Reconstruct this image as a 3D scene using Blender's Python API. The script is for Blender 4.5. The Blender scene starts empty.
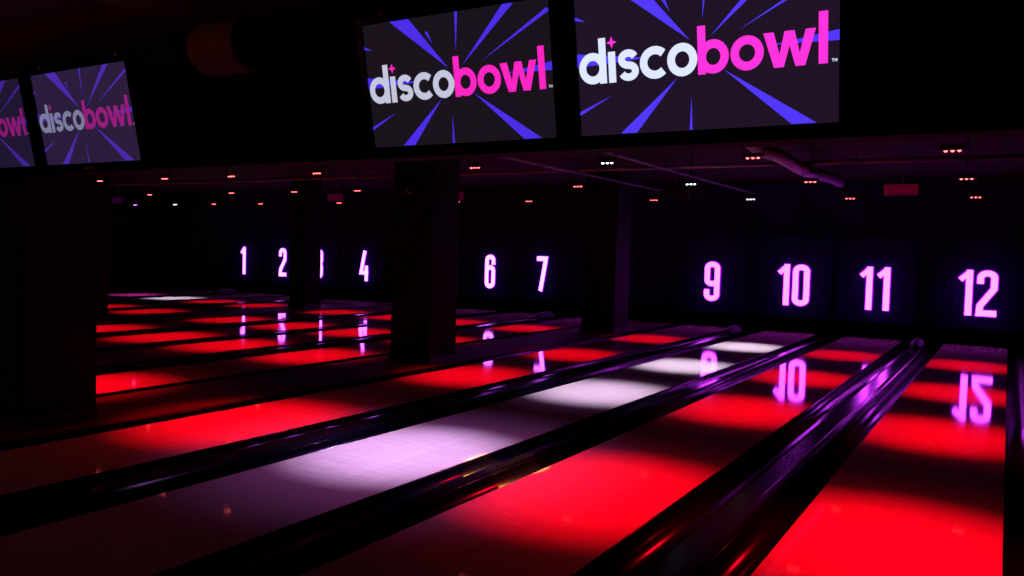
import bpy, bmesh, math, random
from mathutils import Vector, Matrix
random.seed(4)
S = bpy.context.scene
C = S.collection

# ------------------------------------------------------------------ camera
F, YAW, PITCH, ROLL, HC = 812.35, .5483, .0457, .0282, 1.5786
def camera():
    cy, sy, cp, sp = math.cos(YAW), math.sin(YAW), math.cos(PITCH), math.sin(PITCH)
    r = Vector((cy, sy, 0)); fw = Vector((-sy*cp, cy*cp, -sp)); u = r.cross(fw)
    c, s = math.cos(ROLL), math.sin(ROLL)
    r2 = c*r + s*u; u2 = -s*r + c*u
    cd = bpy.data.cameras.new('camera'); co = bpy.data.objects.new('camera', cd); C.objects.link(co)
    m = Matrix((r2, u2, -fw)).transposed().to_4x4(); m.translation = (0, 0, HC)
    co.matrix_world = m
    cd.sensor_width = 36; cd.lens = F/1024*36; cd.clip_start = .02; cd.clip_end = 200
    S.camera = co
camera()
# ------------------------------------------------------------------ world, exposure
w = bpy.data.worlds.new('world'); S.world = w; w.use_nodes = True
bg = w.node_tree.nodes['Background']; bg.inputs[0].default_value = (.35, .12, .55, 1); bg.inputs[1].default_value = .002
S.view_settings.view_transform = 'Standard'; S.view_settings.look = 'None'
S.view_settings.exposure = 0; S.view_settings.gamma = 1; S.view_settings.use_curve_mapping = False

def add_light(name, kind, loc, power, color, parent=None, size=57, blend=.8, radius=.04, aim=None):
    l = bpy.data.lights.new(name, kind); l.energy = power; l.color = color
    if kind == 'SPOT': l.spot_size = math.radians(size); l.spot_blend = blend
    l.shadow_soft_size = radius
    o = bpy.data.objects.new(name, l); C.objects.link(o); o.location = loc
    if aim is not None:
        o.rotation_euler = (Vector(aim)-Vector(loc)).to_track_quat('-Z', 'Y').to_euler()
    if parent: o.parent = parent
    return o

# ------------------------------------------------------------------ materials
def mat(name, color, rough=.5, metal=0., spec=.5, noise=None, bump=0., scale=8., stretch=(1, 1, 1), coat=0.):
    m = bpy.data.materials.new(name); m.use_nodes = True; nt = m.node_tree; N = nt.nodes; L = nt.links
    b = N['Principled BSDF']; b.inputs['Roughness'].default_value = rough; b.inputs['Metallic'].default_value = metal
    b.inputs['Specular IOR Level'].default_value = spec
    b.inputs['Coat Weight'].default_value = coat; b.inputs['Coat Roughness'].default_value = .05
    tc = N.new('ShaderNodeTexCoord'); mp = N.new('ShaderNodeMapping'); mp.inputs['Scale'].default_value = stretch
    L.new(tc.outputs['Object'], mp.inputs[0])
    t = N.new('ShaderNodeTexNoise'); t.inputs['Scale'].default_value = scale; t.inputs['Detail'].default_value = 5
    L.new(mp.outputs[0], t.inputs['Vector'])
    k = noise if noise is not None else .15
    rp = N.new('ShaderNodeValToRGB')
    rp.color_ramp.elements[0].color = tuple(c*(1-k) for c in color)+(1,); rp.color_ramp.elements[1].color = tuple(min(1, c*(1+k)) for c in color)+(1,)
    rp.color_ramp.elements[0].position = .3; rp.color_ramp.elements[1].position = .7
    L.new(t.outputs['Fac'], rp.inputs[0]); L.new(rp.outputs[0], b.inputs['Base Color'])
    if bump:
        bp = N.new('ShaderNodeBump'); bp.inputs['Strength'].default_value = bump; bp.inputs['Distance'].default_value = .01
        L.new(t.outputs['Fac'], bp.inputs['Height']); L.new(bp.outputs[0], b.inputs['Normal'])
    return m
def emit(name, color, strength=1.):
    m = bpy.data.materials.new(name); m.use_nodes = True; nt = m.node_tree
    b = nt.nodes['Principled BSDF']; b.inputs['Base Color'].default_value = (0, 0, 0, 1); b.inputs['Roughness'].default_value = .5
    b.inputs['Specular IOR Level'].default_value = .1
    b.inputs['Emission Color'].default_value = (*color, 1); b.inputs['Emission Strength'].default_value = strength
    return m
def lane_wood():
    m = bpy.data.materials.new('lane maple'); m.use_nodes = True; nt = m.node_tree; N = nt.nodes; L = nt.links
    b = N['Principled BSDF']
    tc = N.new('ShaderNodeTexCoord')
    mp = N.new('ShaderNodeMapping'); mp.inputs['Rotation'].default_value = (0, 0, math.pi/2)
    L.new(tc.outputs['Object'], mp.inputs[0])
    br = N.new('ShaderNodeTexBrick'); br.inputs['Scale'].default_value = 1
    br.inputs['Brick Width'].default_value = 1.3; br.inputs['Row Height'].default_value = 1.0668/39; br.inputs['Mortar Size'].default_value = .0006
    br.offset = .37; br.inputs['Bias'].default_value = 0
    br.inputs['Color1'].default_value = (.60, .50, .41, 1); br.inputs['Color2'].default_value = (.56, .46, .37, 1); br.inputs['Mortar'].default_value = (.48, .39, .3, 1)
    L.new(mp.outputs[0], br.inputs['Vector'])
    m2 = N.new('ShaderNodeMapping'); m2.inputs['Scale'].default_value = (1.5, 30, 1); L.new(tc.outputs['Object'], m2.inputs[0])
    nz = N.new('ShaderNodeTexNoise'); nz.inputs['Scale'].default_value = 1.6; nz.inputs['Detail'].default_value = 6; L.new(m2.outputs[0], nz.inputs['Vector'])
    mr = N.new('ShaderNodeMapRange'); mr.inputs['From Min'].default_value = .3; mr.inputs['From Max'].default_value = .7
    mr.inputs['To Min'].default_value = .84; mr.inputs['To Max'].default_value = 1.08; L.new(nz.outputs['Fac'], mr.inputs['Value'])
    mx = N.new('ShaderNodeMix'); mx.data_type = 'RGBA'; mx.blend_type = 'MULTIPLY'; mx.inputs['Factor'].default_value = 1
    L.new(br.outputs['Color'], mx.inputs['A']); L.new(mr.outputs[0], mx.inputs['B'])
    L.new(mx.outputs['Result'], b.inputs['Base Color'])
    b.inputs['Roughness'].default_value = .05
    b.inputs['Specular IOR Level'].default_value = .23
    return m
M = dict(
    lane=lane_wood(),
    gutter=mat('gutter plastic', (.003, .002, .006), .19, spec=.12, noise=.2, scale=3),
    cap=mat('divider plastic', (.004, .003, .008), .18, spec=.24, noise=.2, scale=3),
    hood=mat('hood plastic', (.03, .02, .04), .6, spec=.3),
    deck=mat('walkway boards', (.10, .06, .055), .6, spec=.05, noise=.4, scale=2, stretch=(14, 1, 1)),
    approach=mat('approach boards', (.18, .12, .08), .25, spec=.4, noise=.3, scale=2, stretch=(14, 1, 1)),
    under=mat('subfloor', (.01, .01, .01), .8),
    dark=mat('black wall paint', (.006, .005, .007), .9, spec=.1, noise=.4, scale=2),
    navy=mat('dark navy wall', (.018, .012, .085), .8, spec=.1, noise=.3, scale=1.5),
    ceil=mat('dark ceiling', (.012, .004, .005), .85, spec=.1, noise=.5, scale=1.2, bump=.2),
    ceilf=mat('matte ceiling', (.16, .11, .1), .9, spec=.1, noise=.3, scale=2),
    pillar=mat('pillar paint', (.006, .005, .009), .7, spec=.1, noise=.3, scale=4, bump=.1),
    metal=mat('black metal', (.008, .007, .008), .5, metal=0., noise=.2, scale=30),
    pipe=mat('painted pipe', (.16, .12, .2), .5, noise=.3, scale=12),
    duct=mat('ribbed duct foil', (.16, .13, .26), .45, noise=.3, scale=25),
    bezel=mat('gloss black bezel', (.006, .006, .007), .12, spec=.5, noise=.1),
    housing=mat('cream housing', (.12, .11, .095), .6, noise=.15, scale=6),
    label=mat('grey lettering', (.35, .33, .32), .5),
    signbox=mat('grey sign casing', (.30, .22, .24), .6, noise=.2, scale=20),
    red_led=emit('red lens', (1, .10, .10), 7), white_led=emit('white lens', (.75, .8, 1), 7), violet_led=emit('violet lens', (.7, .12, 1), 6),
    warm_led=emit('warm lens', (1, .6, .15), 6),
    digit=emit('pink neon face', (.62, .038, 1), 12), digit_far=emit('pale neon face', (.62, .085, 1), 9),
    halo=emit('violet glow rim', (.33, .0, .95), .7), halo_far=emit('violet blue glow rim', (.18, .0, .9), .55),  # self-lit rims that add bloom and wall glow around the digits
)

# ------------------------------------------------------------------ helpers
def link(name, bm, m, parent=None, smooth=False):
    bmesh.ops.recalc_face_normals(bm, faces=bm.faces)
    me = bpy.data.meshes.new(name); bm.to_mesh(me); bm.free()
    for x in (m if isinstance(m, list) else [m]): me.materials.append(x)
    if smooth:
        for f in me.polygons: f.use_smooth = True
    o = bpy.data.objects.new(name, me); C.objects.link(o)
    if parent: o.parent = parent
    return o
def tag(o, label=None, cat=None, group=None, kind=None):
    if label: o['label'] = label
    if cat: o['category'] = cat
    if group: o['group'] = group
    if kind: o['kind'] = kind
    return o
def empty(name, loc, label, cat, group=None):
    o = bpy.data.objects.new(name, None); C.objects.link(o); o.location = loc; o.empty_display_size = .1
    return tag(o, label, cat, group)
def box(bm, x0, x1, y0, y1, z0, z1, bev=0., mtx=None):
    g = bmesh.ops.create_cube(bm, size=1)['verts']
    for v in g: v.co = Vector((x0+(v.co.x+.5)*(x1-x0), y0+(v.co.y+.5)*(y1-y0), z0+(v.co.z+.5)*(z1-z0)))
    if bev:
        es = list({e for v in g for e in v.link_edges})
        r = bmesh.ops.bevel(bm, geom=es, offset=bev, segments=2, affect='EDGES'); g = list({v for f in r['faces'] for v in f.verts} | {v for v in g if v.is_valid})
    if mtx is not None:
        for v in g: v.co = mtx @ v.co
    return g
def tube(bm, pts, r, seg=12, rfun=None):
    pts = [Vector(p) for p in pts]; rings = []
    for i, p in enumerate(pts):
        t = (pts[min(i+1, len(pts)-1)]-pts[max(i-1, 0)]).normalized()
        a = t.orthogonal().normalized() if i == 0 else (a - t*a.dot(t)).normalized()
        b = t.cross(a); rr = rfun(i) if rfun else r
        rings.append([bm.verts.new(p + (a*math.cos(2*math.pi*k/seg)+b*math.sin(2*math.pi*k/seg))*rr) for k in range(seg)])
    for q, s in zip(rings, rings[1:]):
        for k in range(seg): bm.faces.new((q[k], q[(k+1) % seg], s[(k+1) % seg], s[k]))
    bm.faces.new(rings[0]); bm.faces.new(rings[-1])
def extrude_profile(bm, prof, y0, y1, closed=True):
    a = [bm.verts.new((x, y0, z)) for x, z in prof]; b = [bm.verts.new((x, y1, z)) for x, z in prof]
    n = len(prof)
    for i in range(n if closed else n-1): bm.faces.new((a[i], a[(i+1) % n], b[(i+1) % n], b[i]))
    if closed: bm.faces.new(a); bm.faces.new(b)
def ribbon(bm, path, wdt, th, closed=False, place=lambda x, y, d: Vector((x, d, y)), d0=0.):
    """stroke of constant width along a 2D path, extruded through th"""
    P = [Vector(p) for p in path]; n = len(P); L, R = [], []
    for i in range(n):
        pr = P[(i-1) % n] if (closed or i) else None; nx = P[(i+1) % n] if (closed or i < n-1) else None
        d1 = (P[i]-pr).normalized() if pr is not None else (nx-P[i]).normalized()
        d2 = (nx-P[i]).normalized() if nx is not None else d1
        n1 = Vector((-d1.y, d1.x)); n2 = Vector((-d2.y, d2.x)); m = (n1+n2)
        m = m/max(m.length_squared, .35)*2 if m.length > 1e-6 else n1
        L.append(P[i]+m*wdt/2); R.append(P[i]-m*wdt/2)
    vs = [[bm.verts.new(place(q.x, q.y, d)) for q in side] for d in (d0, d0+th) for side in (L, R)]
    for i in range(n if closed else n-1):
        j = (i+1) % n
        for a, b in ((0, 1), (1, 3), (3, 2), (2, 0)):
            bm.faces.new((vs[a][i], vs[a][j], vs[b][j], vs[b][i]))
    if not closed:
        for i in (0, n-1): bm.faces.new((vs[0][i], vs[1][i], vs[3][i], vs[2][i]))
def arc(cx, cy, rx, ry, a0, a1, n=10):
    return [(cx+rx*math.cos(math.radians(a0+(a1-a0)*i/n)), cy+ry*math.sin(math.radians(a0+(a1-a0)*i/n))) for i in range(n+1)]
def prism(bm, poly, th, place=lambda x, y, d: Vector((x, d, y)), d0=0.):
    a = [bm.verts.new(place(x, y, d0)) for x, y in poly]; b = [bm.verts.new(place(x, y, d0+th)) for x, y in poly]
    n = len(poly)
    for i in range(n): bm.faces.new((a[i], a[(i+1) % n], b[(i+1) % n], b[i]))
    bm.faces.new(a); bm.faces.new(b)

# ------------------------------------------------------------------ layout
LW = 1.0668; GW = .235
LX = {12: -.49, 11: -2.29, 10: -3.92, 9: -5.72, 8: -8.42, 7: -10.22, 6: -11.84, 5: -13.64, 4: -16.34, 3: -18.14, 2: -19.76, 1: -21.56}
NX = {12: -.49, 11: -2.31, 10: -3.91, 9: -5.69, 8: -8.32, 7: -10.13, 6: -11.70, 5: -13.5, 4: -16.08, 3: -17.88, 2: -19.44, 1: -21.25}
Y0, Y1, YM = .4, 18.0, 18.0
ZC, ZF = 3.2, 2.92       # ceiling beyond / before the bulkhead
WORDS = {12: 'twelve', 11: 'eleven', 10: 'ten', 9: 'nine', 8: 'eight', 7: 'seven', 6: 'six', 5: 'five', 4: 'four', 3: 'three', 2: 'two', 1: 'one'}

# ------------------------------------------------------------------ room shell
def struct(name, m, *boxes):
    bm = bmesh.new()
    for b in boxes: box(bm, *b)
    o = link(name, bm, m); o['kind'] = 'structure'; return o
struct('floor', M['under'], (-24, 2, -4, 22, -.35, -.25))
struct('floor_approach', M['approach'], (-24, 2, -4, .38, -.25, 0))
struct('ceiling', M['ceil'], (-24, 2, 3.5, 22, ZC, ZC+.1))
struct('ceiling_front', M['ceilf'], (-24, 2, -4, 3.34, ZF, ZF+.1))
struct('wall_back', M['dark'], (-24, 2, 19.8, 19.9, -.25, ZC))
struct('wall_left', M['dark'], (-24.1, -24, -4, 22, -.35, ZC))
struct('wall_right', M['dark'], (2, 2.1, -4, 22, -.35, ZC))
struct('wall_front', M['dark'], (-24, 2, -4.1, -4, -.35, ZC))
struct('wall_bulkhead', M['dark'], (-24, 2, 3.34, 3.5, 2.05, ZC+.1))

# ------------------------------------------------------------------ lanes
def gutter_profile(x0, x1):
    n = 12; cx = (x0+x1)/2; r = (x1-x0)/2-.008
    top = [(x0, -.004), (x0+.008, -.006)]
    top += [(cx-r*math.cos(math.pi*i/n), -.008-.085*math.sin(math.pi*i/n)) for i in range(1, n)]
    top += [(x1-.008, -.006), (x1, -.004), (x1, -.12), (x0, -.12)]
    return top
pos = {12: 'rightmost lane in the photo, under the number 12', 11: 'under the number 11, left of the widest black divider',
       10: 'with white and violet light pools, reflecting the number 9', 9: 'just right of the front pillars, with red pools',
       8: 'first one left of the near row of pillars'}
for n, x in LX.items():
    t = empty('bowling_lane', (x, Y0, 0), '', 'bowling lane', 'polished bowling lanes')
    t['label'] = 'glossy bowling lane '+(pos.get(n) or 'with red pools in front of the number '+WORDS[n]) + ('' if n in pos else ', '+{7: 'beside lane eight', 6: 'beside lane seven', 5: '', 4: 'by the far pillars', 3: 'beside lane four', 2: '', 1: ''}[n])
    if n == 2: t['label'] = 'far left bowling lane with a thin white streak, in front of the number 2'
    if n == 1: t['label'] = 'farthest left bowling lane ending in a violet streak, before number 1'
    if n == 5: t['label'] = 'bowling lane whose number sign is hidden behind the middle pillar'
    bm = bmesh.new(); box(bm, -LW/2, LW/2, 0, Y1-Y0, -.1, 0); link('lane_surface', bm, M['lane'], t)
    for s in (-1, 1):
        bm = bmesh.new(); a, b = sorted((s*LW/2, s*(LW/2+GW)))
        extrude_profile(bm, gutter_profile(a, b), 0, Y1-Y0)
        o = link('gutter', bm, M['gutter'], t, smooth=False)
        for f in o.data.polygons: f.use_smooth = len(f.vertices) == 4 and abs(f.normal.y) < .5
        o['label'] = 'black channel beside the lane'
def divider(x0, x1, label, hood):
    x0 += .002; x1 -= .002
    t = empty('lane_divider', ((x0+x1)/2, Y0, 0), label, 'lane divider', 'black dividers between lanes')
    w_ = (x1-x0)/2; e = 16.75-Y0 if hood else Y1-Y0
    prof = [(-w_, -.12), (-w_, .004)] + ([(-w_+.012, .016), (-w_+.05, .02), (-w_+.062, .012), (w_-.062, .012), (w_-.05, .02), (w_-.012, .016)] if w_ > .1 else [(-w_+.008, .012), (w_-.008, .012)]) + [(w_, .004), (w_, -.12)]
    bm = bmesh.new(); extrude_profile(bm, prof, 0, e); link('divider_cap', bm, M['cap'], t)
    if hood:   # rounded ball return hood at the far end
        bm = bmesh.new(); bmesh.ops.create_uvsphere(bm, u_segments=20, v_segments=12, radius=1)
        for v in bm.verts:
            z = v.co.z; v.co = Vector((v.co.x*w_*.97, v.co.y*.42+e-.02+(.1 if v.co.y > 0 else 0), (z*.15 if z > 0 else z*.0)+.014))
        link('return_hood', bm, M['hood'], t, smooth=True)
edge = LW/2+GW
order = sorted(LX, reverse=True)
for a, b in zip(order, order[1:]):
    x1 = LX[a]-edge; x0 = LX[b]+edge
    if x1-x0 > .6:      # platform with pillars
        o = bmesh.new(); box(o, x0, x1, Y0, Y1, -.12, .01, .005); ob = link('walkway_deck', o, M['deck'])
        tag(ob, 'dim reddish board walkway between lanes, carrying the %s row of square pillars' % ('near' if a == 9 else 'far left'), 'walkway')
    else:
        wide = x1-x0 > .15
        divider(x0, x1, ('wide black divider with a rounded hood between lanes %s and %s' if wide else 'narrow black divider between lanes %s and %s') % (WORDS[b], WORDS[a]), wide)
divider(LX[12]+edge, LX[12]+edge+.2, 'black divider right of lane 12 at the photo edge', False)
bm = bmesh.new(); box(bm, LX[12]+edge+.202, 1.995, Y0, Y1, -.12, 0); tag(link('side_deck', bm, M['deck']), 'dark board deck along the right wall beside lane 12', 'deck')
bm = bmesh.new(); box(bm, -23.995, LX[1]-edge, Y0, Y1, -.12, 0); tag(link('side_deck', bm, M['deck']), 'dark board deck along the far left wall beside lane 1', 'deck')

# ------------------------------------------------------------------ pillars
def pillar(x0, x1, y0, y1, label):
    t = empty('pillar', ((x0+x1)/2, (y0+y1)/2, .013), label, 'pillar', 'square dark pillars')
    a, b = (x1-x0)/2, (y1-y0)/2
    bm = bmesh.new(); box(bm, -a, a, -b, b, 0, ZC-.02, .012); link('shaft', bm, M['pillar'], t)
    bm = bmesh.new(); box(bm, -a-.012, a+.012, -b-.012, b+.012, 0, .1, .004); link('skirting', bm, M['metal'], t)
    return t
p_mid = pillar(-7.25, -6.57, 8.68, 9.29, 'dark square pillar in the middle of the photo, left of the number 6')
pillar(-7.22, -6.52, 14.5, 15.2, 'dark square pillar between the numbers 7 and 9')
pillar(-7.42, -6.72, 3.5, 4.12, 'black pillar nearest the camera, at the left edge under the small screens')
pillar(-15.2, -14.62, 8.6, 9.18, 'narrow black pillar edge just right of the nearest left pillar')
pillar(-15.22, -14.68, 14.3, 14.84, 'distant black pillar partly hiding the number 3')
# small camera bracket glinting on the middle pillar
bm = bmesh.new(); box(bm, -.05, .05, -.1, 0, -.012, .012, .003); box(bm, .03, .05, -.1, -.08, 0, .07, .003)
o = link('wall_bracket', bm, M['signbox']); o.location = (-6.98, 8.68, 2.32); tag(o, 'small L-shaped bracket high on the middle pillar', 'bracket')

# ------------------------------------------------------------------ mask wall and lane numbers
W_, H_, T_ = .34, .875, .110
def glyph(ch):
    h = T_/2; l, r, b, t = h, W_-h, h, H_-h; rx = (r-l)/2; ry = .085; cx = W_/2
    if ch == '0': return W_, [(arc(cx, t-ry, rx, ry, 0, 180)+arc(cx, b+ry, rx, ry, 180, 360), True)]
    if ch == '1': return .225, [([(.165, 0), (.165, H_)], False), ([(.01, H_-.19), (.13, H_-.075)], False)]
    if ch == '2': return W_, [([(l, t-.2)]+arc(cx, t-ry, rx, ry, 180, 0)+[(r, .6*H_), (l+.01, .2), (l, b), (W_, b)], False)]
    if ch == '3': return W_, [([(l, t-.2)]+arc(cx, t-ry, rx, ry, 180, 0)+[(r, .6*H_), (r-.06, .51*H_), (r, .42*H_)]+arc(cx, b+ry, rx, ry, 0, -180)+[(l, b+.2)], False)]
    if ch == '4': return W_, [([(.2, H_), (l-.01, .24), (W_, .24)], False), ([(.275, 0), (.275, .44)], False)]
    if ch == '5': return W_, [([(W_, t), (l, t), (l, .52)]+arc(cx, .47, rx, ry, 180, 0)+arc(cx, b+ry, rx, ry, 0, -180)+[(l, b+.2)], False)]
    if ch == '6': return W_, [(arc(cx, .46, rx, ry, 0, 180)+arc(cx, b+ry, rx, ry, 180, 360), True), ([(l, .46)]+arc(cx, t-ry, rx, ry, 180, 0)+[(r, t-.2)], False)]
    if ch == '7': return W_, [([(0, t), (r+.0, t), (r-.02, t-.12), (.13, 0)], False)]
    if ch == '8': return W_, [(arc(cx, t-ry, rx, ry, 0, 180)+arc(cx, .56, rx, ry, 180, 360), True), (arc(cx, .38, rx, ry, 0, 180)+arc(cx, b+ry, rx, ry, 180, 360), True)]
    if ch == '9': return W_, [(arc(cx, t-ry, rx, ry, 0, 180)+arc(cx, .47, rx, ry, 180, 360), True), ([(r, .47)]+arc(cx, b+ry, rx, ry, 0, -180)+[(l, b+.2)], False)]
def number_sign(n):
    near = n >= 8
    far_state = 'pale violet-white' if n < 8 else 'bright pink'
    lab = '%s neon number %s glowing on the end wall' % (far_state, WORDS[n])
    if n == 3: lab = 'neon number 3 half hidden by a pillar, showing only its right stroke'
    if n == 5: lab = 'neon number 5 on the end wall, hidden behind the middle pillar'
    if n == 8: lab = 'neon number 8 on the end wall, behind the pillar left of number 9'
    t = empty('lane_number_sign', (NX[n]+(.05 if n < 8 else 0), YM-.07, .583), lab, 'number sign', 'glowing lane numbers')
    if n < 8: t.scale = (.88, 1, 1)
    s = str(n); ws = [glyph(c)[0] for c in s]; gap = .07; gap += .03 if n == 11 else 0; tot = sum(ws)+gap*(len(s)-1); x = -tot/2
    for c, wd in zip(s, ws):
        f, g = bmesh.new(), bmesh.new()
        for path, cl in glyph(c)[1]:
            ribbon(f, [(x+a, b) for a, b in path], T_ if not (c == '1' and path[0][0] < .1) else T_*.85, .02, cl)
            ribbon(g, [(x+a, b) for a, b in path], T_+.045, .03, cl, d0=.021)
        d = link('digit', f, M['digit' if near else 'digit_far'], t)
        e = link('digit_glow_rim', g, M['halo' if near else 'halo_far'], d); e['label'] = 'added violet rim for the glow around the digit'
        x += wd+gap
for n in LX: number_sign(n)
for n, x in LX.items():
    bm = bmesh.new(); wd = .78 if n not in (9, 8, 5, 4) else .85
    box(bm, NX[n]-.76, NX[n]+.76, YM, YM+.05, .32, 2.1, .01)
    tag(link('pin_deck_mask', bm, M['navy']), 'dark navy panel hanging over the pins behind the number '+WORDS[n], 'panel', 'masking panels on the end wall')
struct('wall_machine', M['navy'], (-24, 2, YM+.06, YM+.12, .34, ZC))

# ------------------------------------------------------------------ lamps over the lanes
LAMPY = [4.9, 8.4, 11.22, 14.35]
RED, WHITE, VIOLET = (1, .0002, .012), (1, .78, .95), (.8, .04, .6)
def lamp_parts(led, root):
    bm = bmesh.new(); box(bm, -.10, .10, -.035, .035, .0, .045, .01); link('lamp_body', bm, M['metal'], root)
    for k in (-1, 0, 1):
        bm = bmesh.new(); bmesh.ops.create_uvsphere(bm, u_segments=12, v_segments=8, radius=.016)
        for v in bm.verts: v.co = Vector((v.co.x+k*.055, v.co.y, v.co.z*.9))
        link('lens', bm, M[led], root, smooth=True)
    bm = bmesh.new()
    for s in (-1, 1): box(bm, s*.106-.003, s*.106+.003, -.012, .012, .015, .11, 0)
    box(bm, -.109, .109, -.012, .012, .11, .116); link('yoke', bm, M['metal'], root)
    bm = bmesh.new(); tube(bm, [(0, 0, .116), (0, 0, ZC-2.6)], .008, 8); link('drop_rod', bm, M['metal'], root)
protos = {}
order_w = ['first', 'second', 'third', 'fourth']
for n, x in LX.items():
    for i, y in enumerate(LAMPY):
        if (i == 0 and n < 8) or (i == 1 and n < 5): continue
        white = n == 10 or (n == 2 and i == 3); vio = n == 1 and i == 3
        led = 'white_led' if white else 'violet_led' if vio else 'red_led'
        colw = 'white' if white else 'violet' if vio else 'red'
        dist = ['nearest (behind the screens)', 'nearer one seen below the screens', 'middle one of the row', 'farthest of the row'][i]
        lab = 'small %s three-lens ceiling lamp above lane %s, %s' % (colw, WORDS[n], dist)
        root = empty('lane_spotlight', (x, y, 2.6), lab, 'lamp', 'small three-lens lamps over the lanes')
        if led not in protos:
            lamp_parts(led, root); protos[led] = root
        else:
            for ch in list(protos[led].children):
                if ch.type != 'MESH': continue
                c = ch.copy(); C.objects.link(c); c.parent = root
        if white:
            col = [(.60, .40, 1), (.66, .54, 1), (.68, .60, 1), (.70, .62, 1)][i]
            pw = [760, 880, 1100, 1300][i]
        elif vio: col, pw = VIOLET, 500
        else: col, pw = RED, [680, 620, 620, 620][i]
        add_light('beam', 'SPOT', (0, 0, -.03), pw*[1.15, 1.05, 1, 1][i], col, root, size=[47 if white else 53, 46, 42, 41][i], blend=1., radius=.03)
        spill = (.55, .16, .9) if white else col
        add_light('beam_spill', 'SPOT', (0, 0, -.03), pw*[.15 if white else .05, .05, .04, .04][i], spill, root, size=[80, 66, 56, 52][i], blend=1., radius=.03)
# warm pin spot falling across the narrow divider between lanes 10 and 11
root = empty('pin_spotlight', (-3.115, 5.10, 2.75), 'small warm pin spotlight behind the screens, aimed down between lanes 10 and 11', 'lamp')
bm = bmesh.new(); tube(bm, [(0, 0, -.02), (0, 0, .12)], .04, 16); link('lamp_body', bm, M['metal'], root)
bm = bmesh.new(); tube(bm, [(0, 0, -.024), (0, 0, -.02)], .03, 16); link('lens', bm, M['warm_led'], root)
bm = bmesh.new(); tube(bm, [(0, 0, .12), (0, 0, ZC-2.75)], .01, 8); link('drop_rod', bm, M['metal'], root)
add_light('beam', 'SPOT', (0, 0, -.04), 1100, (1, .42, .05), root, size=14.2, blend=.25, radius=.01)

# ------------------------------------------------------------------ ceiling services
def pipe(name, pts, r, m, label, cat, hang=()):
    bm = bmesh.new(); tube(bm, pts, r, 12)
    o = link(name, bm, m, smooth=True); tag(o, label, cat); return o
t = empty('cross_pipe', (0, 13, 3.05), 'thin violet-lit pipe running across the ceiling parallel to the end wall', 'pipe')
bm = bmesh.new(); tube(bm, [(-23.5, 0, 0), (1.8, 0, 0)], .035, 12); link('pipe_run', bm, M['pipe'], t, smooth=True)
for k in range(9):
    bm = bmesh.new(); tube(bm, [(-23+k*3.0, 0, .03), (-23+k*3.0, 0, .148)], .01, 8); link('hanger', bm, M['metal'], t)
for x, lab in ((-4.81, 'pipe running along the ceiling above the divider of lanes 9 and 10'), (-6.5, 'pipe running along the ceiling beside the near row of pillars')):
    t = empty('ceiling_pipe', (x, 10, 2.97), lab, 'pipe')
    bm = bmesh.new(); tube(bm, [(0, -5.6, 0), (0, 7.8, 0)], .02, 10); link('pipe_run', bm, M['pipe'], t, smooth=True)
    for k in range(5):
        bm = bmesh.new(); tube(bm, [(0, -5+k*3, .02), (0, -5+k*3, ZC-2.97)], .008, 8); link('hanger', bm, M['metal'], t)
# flexible duct
P = [(-2.95, 10.35, 3.12), (-2.85, 10.8, 3.0), (-2.74, 11.3, 2.97), (-2.70, 11.9, 2.93), (-2.69, 12.5, 2.91), (-2.66, 13.15, 2.91), (-2.67, 13.9, 2.95), (-2.69, 14.9, 2.99), (-2.72, 15.9, 3.0)]
def cat_(a, b, c, d, s): return .5*((2*b)+(c-a)*s+(2*a-5*b+4*c-d)*s*s+(-a+3*b-3*c+d)*s**3)
Q = []
for i in range(len(P)-1):
    a, b, c, d = (Vector(P[max(i-1, 0)]), Vector(P[i]), Vector(P[i+1]), Vector(P[min(i+2, len(P)-1)]))
    Q += [cat_(a, b, c, d, k/14) for k in range(14)]
bm = bmesh.new(); tube(bm, Q, .09, 16, rfun=lambda i: .085+.009*(i % 2)); o = link('flexible_duct', bm, M['duct'], smooth=True)
tag(o, 'ribbed flexible duct sagging under the ceiling above lane 11, lit violet', 'duct')
# hanging boxes on rods between the lanes of a pair
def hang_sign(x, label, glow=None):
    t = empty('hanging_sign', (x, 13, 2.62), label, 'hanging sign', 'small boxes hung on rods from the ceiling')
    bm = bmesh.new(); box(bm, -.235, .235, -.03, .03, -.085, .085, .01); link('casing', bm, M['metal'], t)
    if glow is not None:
        bm = bmesh.new(); box(bm, -.222, .222, -.033, -.030, -.072, .072); link('painted_glow', bm, emit('sign display', glow), t)  # emission stands in for coloured light falling on the box
    for k in range(3):
        bm = bmesh.new(); box(bm, -.21, .21, -.036, -.0335, -.052+.045*k, -.044+.045*k, 0); link('box_line', bm, M['metal'], t)
    bm = bmesh.new(); tube(bm, [(.02, 0, .085), (.02, 0, .39)], .012, 8); link('rod', bm, M['pipe'], t)
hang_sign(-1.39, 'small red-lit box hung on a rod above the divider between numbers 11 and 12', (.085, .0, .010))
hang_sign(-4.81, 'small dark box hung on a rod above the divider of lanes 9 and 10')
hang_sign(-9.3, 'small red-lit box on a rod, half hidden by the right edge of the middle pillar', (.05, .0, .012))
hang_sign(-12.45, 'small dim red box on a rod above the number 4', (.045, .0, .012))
hang_sign(-20.3, 'small purple-tinted box hung at the far left', (.018, .0, .022))

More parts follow.
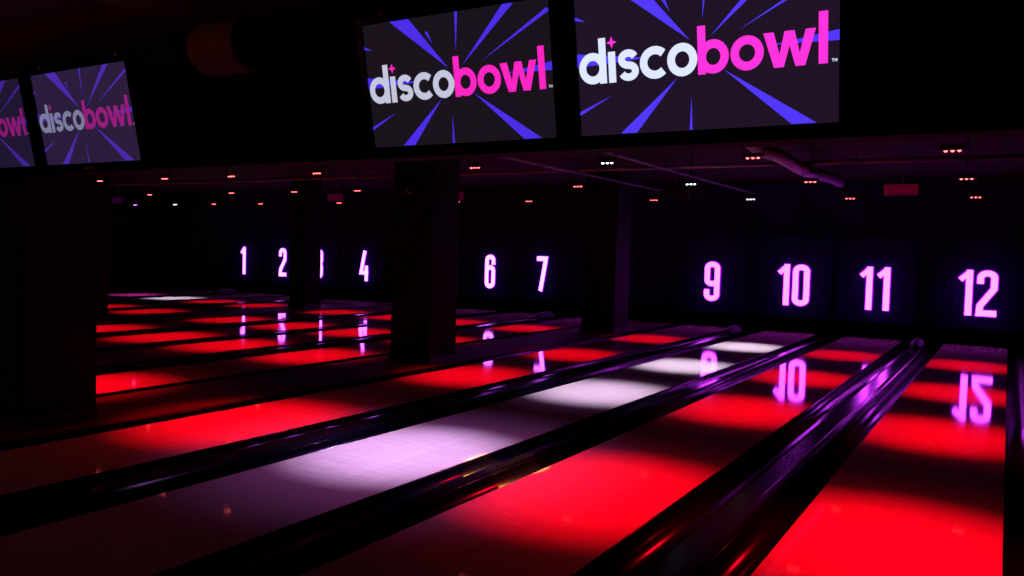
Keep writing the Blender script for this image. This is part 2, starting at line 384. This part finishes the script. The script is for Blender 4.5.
# ------------------------------------------------------------------ screens
TW, TH, TILT = 1.02, 1.02*9/16, .2
def P_(d0): return lambda x, y, d: Vector((x*TW, d+d0, y*TH))
def star(cx, cy, s):
    pts = []
    for k in range(8):
        a = math.pi/4*k; rr = s if k % 2 == 0 else s*.38
        pts.append((cx*TW+rr*math.sin(a), cy*TH+rr*math.cos(a)))
    return pts
RAYS = [[(.239, .896), (.262, .999), (.285, .999), (.36, .999) if False else (.313, .879), (.471, .59)],
        [(.53, .999), (.545, .999), (.521, .717)], [(.55, .6), (.775, .999), (.83, .999)], [(.657, .619), (.985, .932), (.999, .91)],
        [(.774, .502), (.999, .554), (.999, .49)], [(.597, .38), (.839, .004), (.925, .004)], [(.42, .356), (.176, .004), (.245, .004)],
        [(.472, .217), (.461, .004), (.472, .004)], [(.146, .273), (.001, .173), (.001, .147)], [(.304, .505), (.001, .578), (.001, .485)],
        [(.042, .793), (.001, .833), (.001, .808)], [(.36, .88), (.375, .885), (.395, .79)]]
RAYS[0] = [(.471, .59), (.165, .999), (.275, .999)]
def ring(bm, cx, cy, rx, ry, t, pl, a0=0, a1=360):
    full = a1-a0 >= 360
    pts = arc(cx, cy, rx, ry, a0, a1 if not full else a1-360/28, 27 if full else 22)
    ribbon(bm, pts, t, .0008, full, pl)
def lettering():
    """discobowl in rounded geometric strokes, screen millimetres"""
    pl = lambda x, y, d: Vector((x, -.0035-d, y))
    u = lambda q: q*TW; v = lambda q: q*TH
    t = .031; base, xh, asc = v(.36), v(.577), v(.67); cy = (base+xh)/2; ry = (xh-base)/2-t/2
    wh, pk = bmesh.new(), bmesh.new()
    stem = lambda bm, x, y0, y1, t=t: ribbon(bm, [(u(x), y0), (u(x), y1)], t, .0008, False, pl)
    r = u(.060)-t/2
    ring(wh, u(.067), cy, r, ry, t, pl); stem(wh, .1115, base, asc)
    stem(wh, .1515, base, v(.571))
    # s
    sx, hw, q = u(.221), u(.044)-t/2, ry/2
    ribbon(wh, arc(sx, cy+q, hw, q, 20, 270, 12)+arc(sx, cy-q, hw, q, 90, -160, 12)[1:], t*.92, .0008, False, pl)
    ring(wh, u(.331), cy, u(.062)-t/2, ry, t, pl, 44, 316)
    ring(wh, u(.4395), cy, u(.059)-t/2, ry, t, pl)
    # pink
    stem(pk, .5155, base, asc); ring(pk, u(.559), cy, u(.058)-t/2, ry, t, pl)
    ring(pk, u(.6835), cy, u(.060)-t/2, ry, t, pl)
    prism(pk, [(u(a), base+(xh-base)*b) for a, b in [(.742, 1), (.778, 1), (.7985, .36), (.816, 1), (.850, 1), (.8675, .36), (.888, 1), (.922, 1), (.886, 0), (.853, 0), (.833, .60), (.813, 0), (.779, 0)]], .0008, pl)
    stem(pk, .946, base, asc)
    st = bmesh.new(); prism(st, star(.153, .633, .023), .0008, pl); tm = bmesh.new()
    # tm mark
    h = v(.018); x0 = u(.974)
    for a, b in (((x0, h), (x0+.008, h)), ((x0+.004, 0), (x0+.004, h)), ((x0+.0105, 0), (x0+.0105, h)), ((x0+.0105, h), (x0+.014, h*.3)), ((x0+.014, h*.3), (x0+.0175, h)), ((x0+.0175, 0), (x0+.0175, h))):
        ribbon(tm, [(a[0], a[1]+v(.366)), (b[0], b[1]+v(.366))], .002, .0008, False, pl)
    return wh, pk, st, tm
def brand_mesh():
    cu = bpy.data.curves.new('brand', 'FONT'); cu.body = 'SAMSUNG'; cu.size = .026; cu.align_x = 'CENTER'; cu.extrude = .0006
    ob = bpy.data.objects.new('brand', cu); C.objects.link(ob)
    dg = bpy.context.evaluated_depsgraph_get(); me = bpy.data.meshes.new_from_object(ob.evaluated_get(dg))
    bpy.data.objects.remove(ob); me.materials.clear(); me.materials.append(M['label']); return me
BRAND = brand_mesh()
def screen(x0, label, bgc, ray, white, pink, y=3.085, z=2.069):
    t = empty('wall_screen', (x0, y, z), label, 'screen', 'screens in a row on the bulkhead')
    t.rotation_euler = (TILT, 0, 0)
    B = .032
    bm = bmesh.new()
    box(bm, -B, 0, -.012, .04, -B*1.5, TH+B); box(bm, TW, TW+B, -.012, .04, -B*1.5, TH+B)
    box(bm, 0, TW, -.012, .04, TH, TH+B); box(bm, 0, TW, -.012, .04, -B*1.5, 0)
    link('bezel', bm, M['bezel'], t)
    bm = bmesh.new(); box(bm, -B+.01, TW+B-.01, .042, .08, -B, TH+B-.01, .008); link('back_cover', bm, M['metal'], t)
    bm = bmesh.new(); box(bm, 0, TW, 0, .01, 0, TH)
    s = link('picture', bm, emit('picture', bgc), t)
    bm = bmesh.new()
    for rr in RAYS: prism(bm, rr, .0008, lambda x, y, d: Vector((x*TW, -.0022-d, y*TH)))
    link('light_rays', bm, emit('rays', ray), s)
    wh, pk, st, tm = lettering()
    o = link('white_lettering', wh, emit('white letters', white), s); o['label'] = 'white letters disco'
    o = link('pink_lettering', pk, emit('pink letters', pink), s); o['label'] = 'pink letters bowl'
    link('star_mark', st, o.data.materials[0], s)['label'] = 'small pink four-pointed star'
    link('trademark_lettering', tm, emit('white letters', white), s)
    b = bpy.data.objects.new('brand_lettering', BRAND); C.objects.link(b); b.parent = t
    b.location = (TW*.47, -.0135, -.040); b.rotation_euler = (math.pi/2, 0, 0); b['label'] = 'faint grey maker lettering'
    inv = Matrix.Rotation(-TILT, 4, 'X')      # mounting arms reaching the bulkhead
    for xx in (.3, .72):
        bm = bmesh.new(); box(bm, xx-.03, xx+.03, .082, .12, TH*.35, TH*.75, .004)
        tube(bm, [(xx, .11, TH*.55), tuple(inv @ Vector((xx, .25, TH*.55)))], .018, 8); link('mount_arm', bm, M['metal'], t)
    for xx in (.12, .93):   # bright clips on the top edge
        bm = bmesh.new(); box(bm, xx-.010, xx+.010, .0, .03, TH+B, TH+B+.025, .003); link('clip', bm, M['signbox'], t)
    return t
screen(-1.56, 'largest looking screen at top right, with the discobowl logo', (.014, .007, .019), (.085, .04, .95), (.75, .82, 1.05), (1.1, .035, .75))
screen(-2.695, 'second screen from the right at top centre, with the discobowl logo', (.010, .0065, .012), (.07, .028, .80), (.55, .57, .72), (1.0, .02, .55))
screen(-5.475, 'small dim screen at upper left with the full discobowl logo', (.022, .012, .045), (.07, .022, .40), (.20, .20, .34), (.30, .012, .20), 3.011, 2.06)
screen(-6.63, 'leftmost screen, cut by the photo edge, showing only the end of bowl', (.014, .008, .030), (.05, .016, .30), (.16, .16, .28), (.24, .010, .16), 3.011, 2.06)
# cream drum between the left and middle screens
t = empty('drum_speaker', (-3.80, 3.12, 2.68), 'dim reddish-brown drum-shaped housing hanging between the left and centre screens', 'speaker')
bm = bmesh.new(); N_ = 28
prof = [(-.23, .10), (-.22, .135), (-.19, .15), (.14, .15), (.155, .155), (.165, .15), (.175, .145), (.175, .12), (.14, .115), (.135, .0)]
rings = []
for x, r in prof: rings.append([bm.verts.new((x, r*math.cos(2*math.pi*k/N_), r*math.sin(2*math.pi*k/N_))) for k in range(N_)])
for a, b in zip(rings, rings[1:]):
    for k in range(N_): bm.faces.new((a[k], a[(k+1) % N_], b[(k+1) % N_], b[k]))
bm.faces.new(rings[0]); link('housing', bm, M['housing'], t, smooth=True)
bm = bmesh.new(); tube(bm, [(.137, 0, 0), (.15, 0, 0)], .112, 24); link('grille', bm, M['metal'], t)
bm = bmesh.new(); box(bm, -.03, .03, .10, .225, -.03, .03, .004); link('mount', bm, M['metal'], t)
# added unseen lamps: red wash for the front ceiling, violet for duct and pipe
def flood(loc, aim, label, led, power, col, size, ztop):
    t = empty('added_flood', loc, label, 'lamp')
    q = (Vector(aim)-Vector(loc)).to_track_quat('-Z', 'Y').to_matrix().to_4x4()
    bm = bmesh.new(); box(bm, -.09, .09, -.06, .06, 0, .09, .012, q); link('lamp_body', bm, M['metal'], t)
    bm = bmesh.new(); box(bm, -.075, .075, -.045, .045, -.006, 0, .0, q); link('lens', bm, M[led], t)
    bm = bmesh.new(); tube(bm, [(0, 0, .03), (0, 0, ztop-loc[2])], .012, 8); link('drop_rod', bm, M['metal'], t)
    o = add_light('beam', 'SPOT', tuple((q @ Vector((0, 0, -.03)))), power, col, t, size=size, blend=.9, radius=.05)
    o.rotation_euler = q.to_euler()
    return t
flood((-7.5, -1.2, 2.3), (-6.9, 1.6, 2.92), 'added unseen red lamp behind the camera, reddening the front ceiling', 'red_led', 70, (1, .10, .06), 130, ZF)
flood((-2.3, 4.4, 2.75), (-2.6, 12.5, 3.0), 'added unseen violet lamp behind the screens, tinting the duct and pipe', 'violet_led', 9, (.38, .02, 1), 30, ZC)
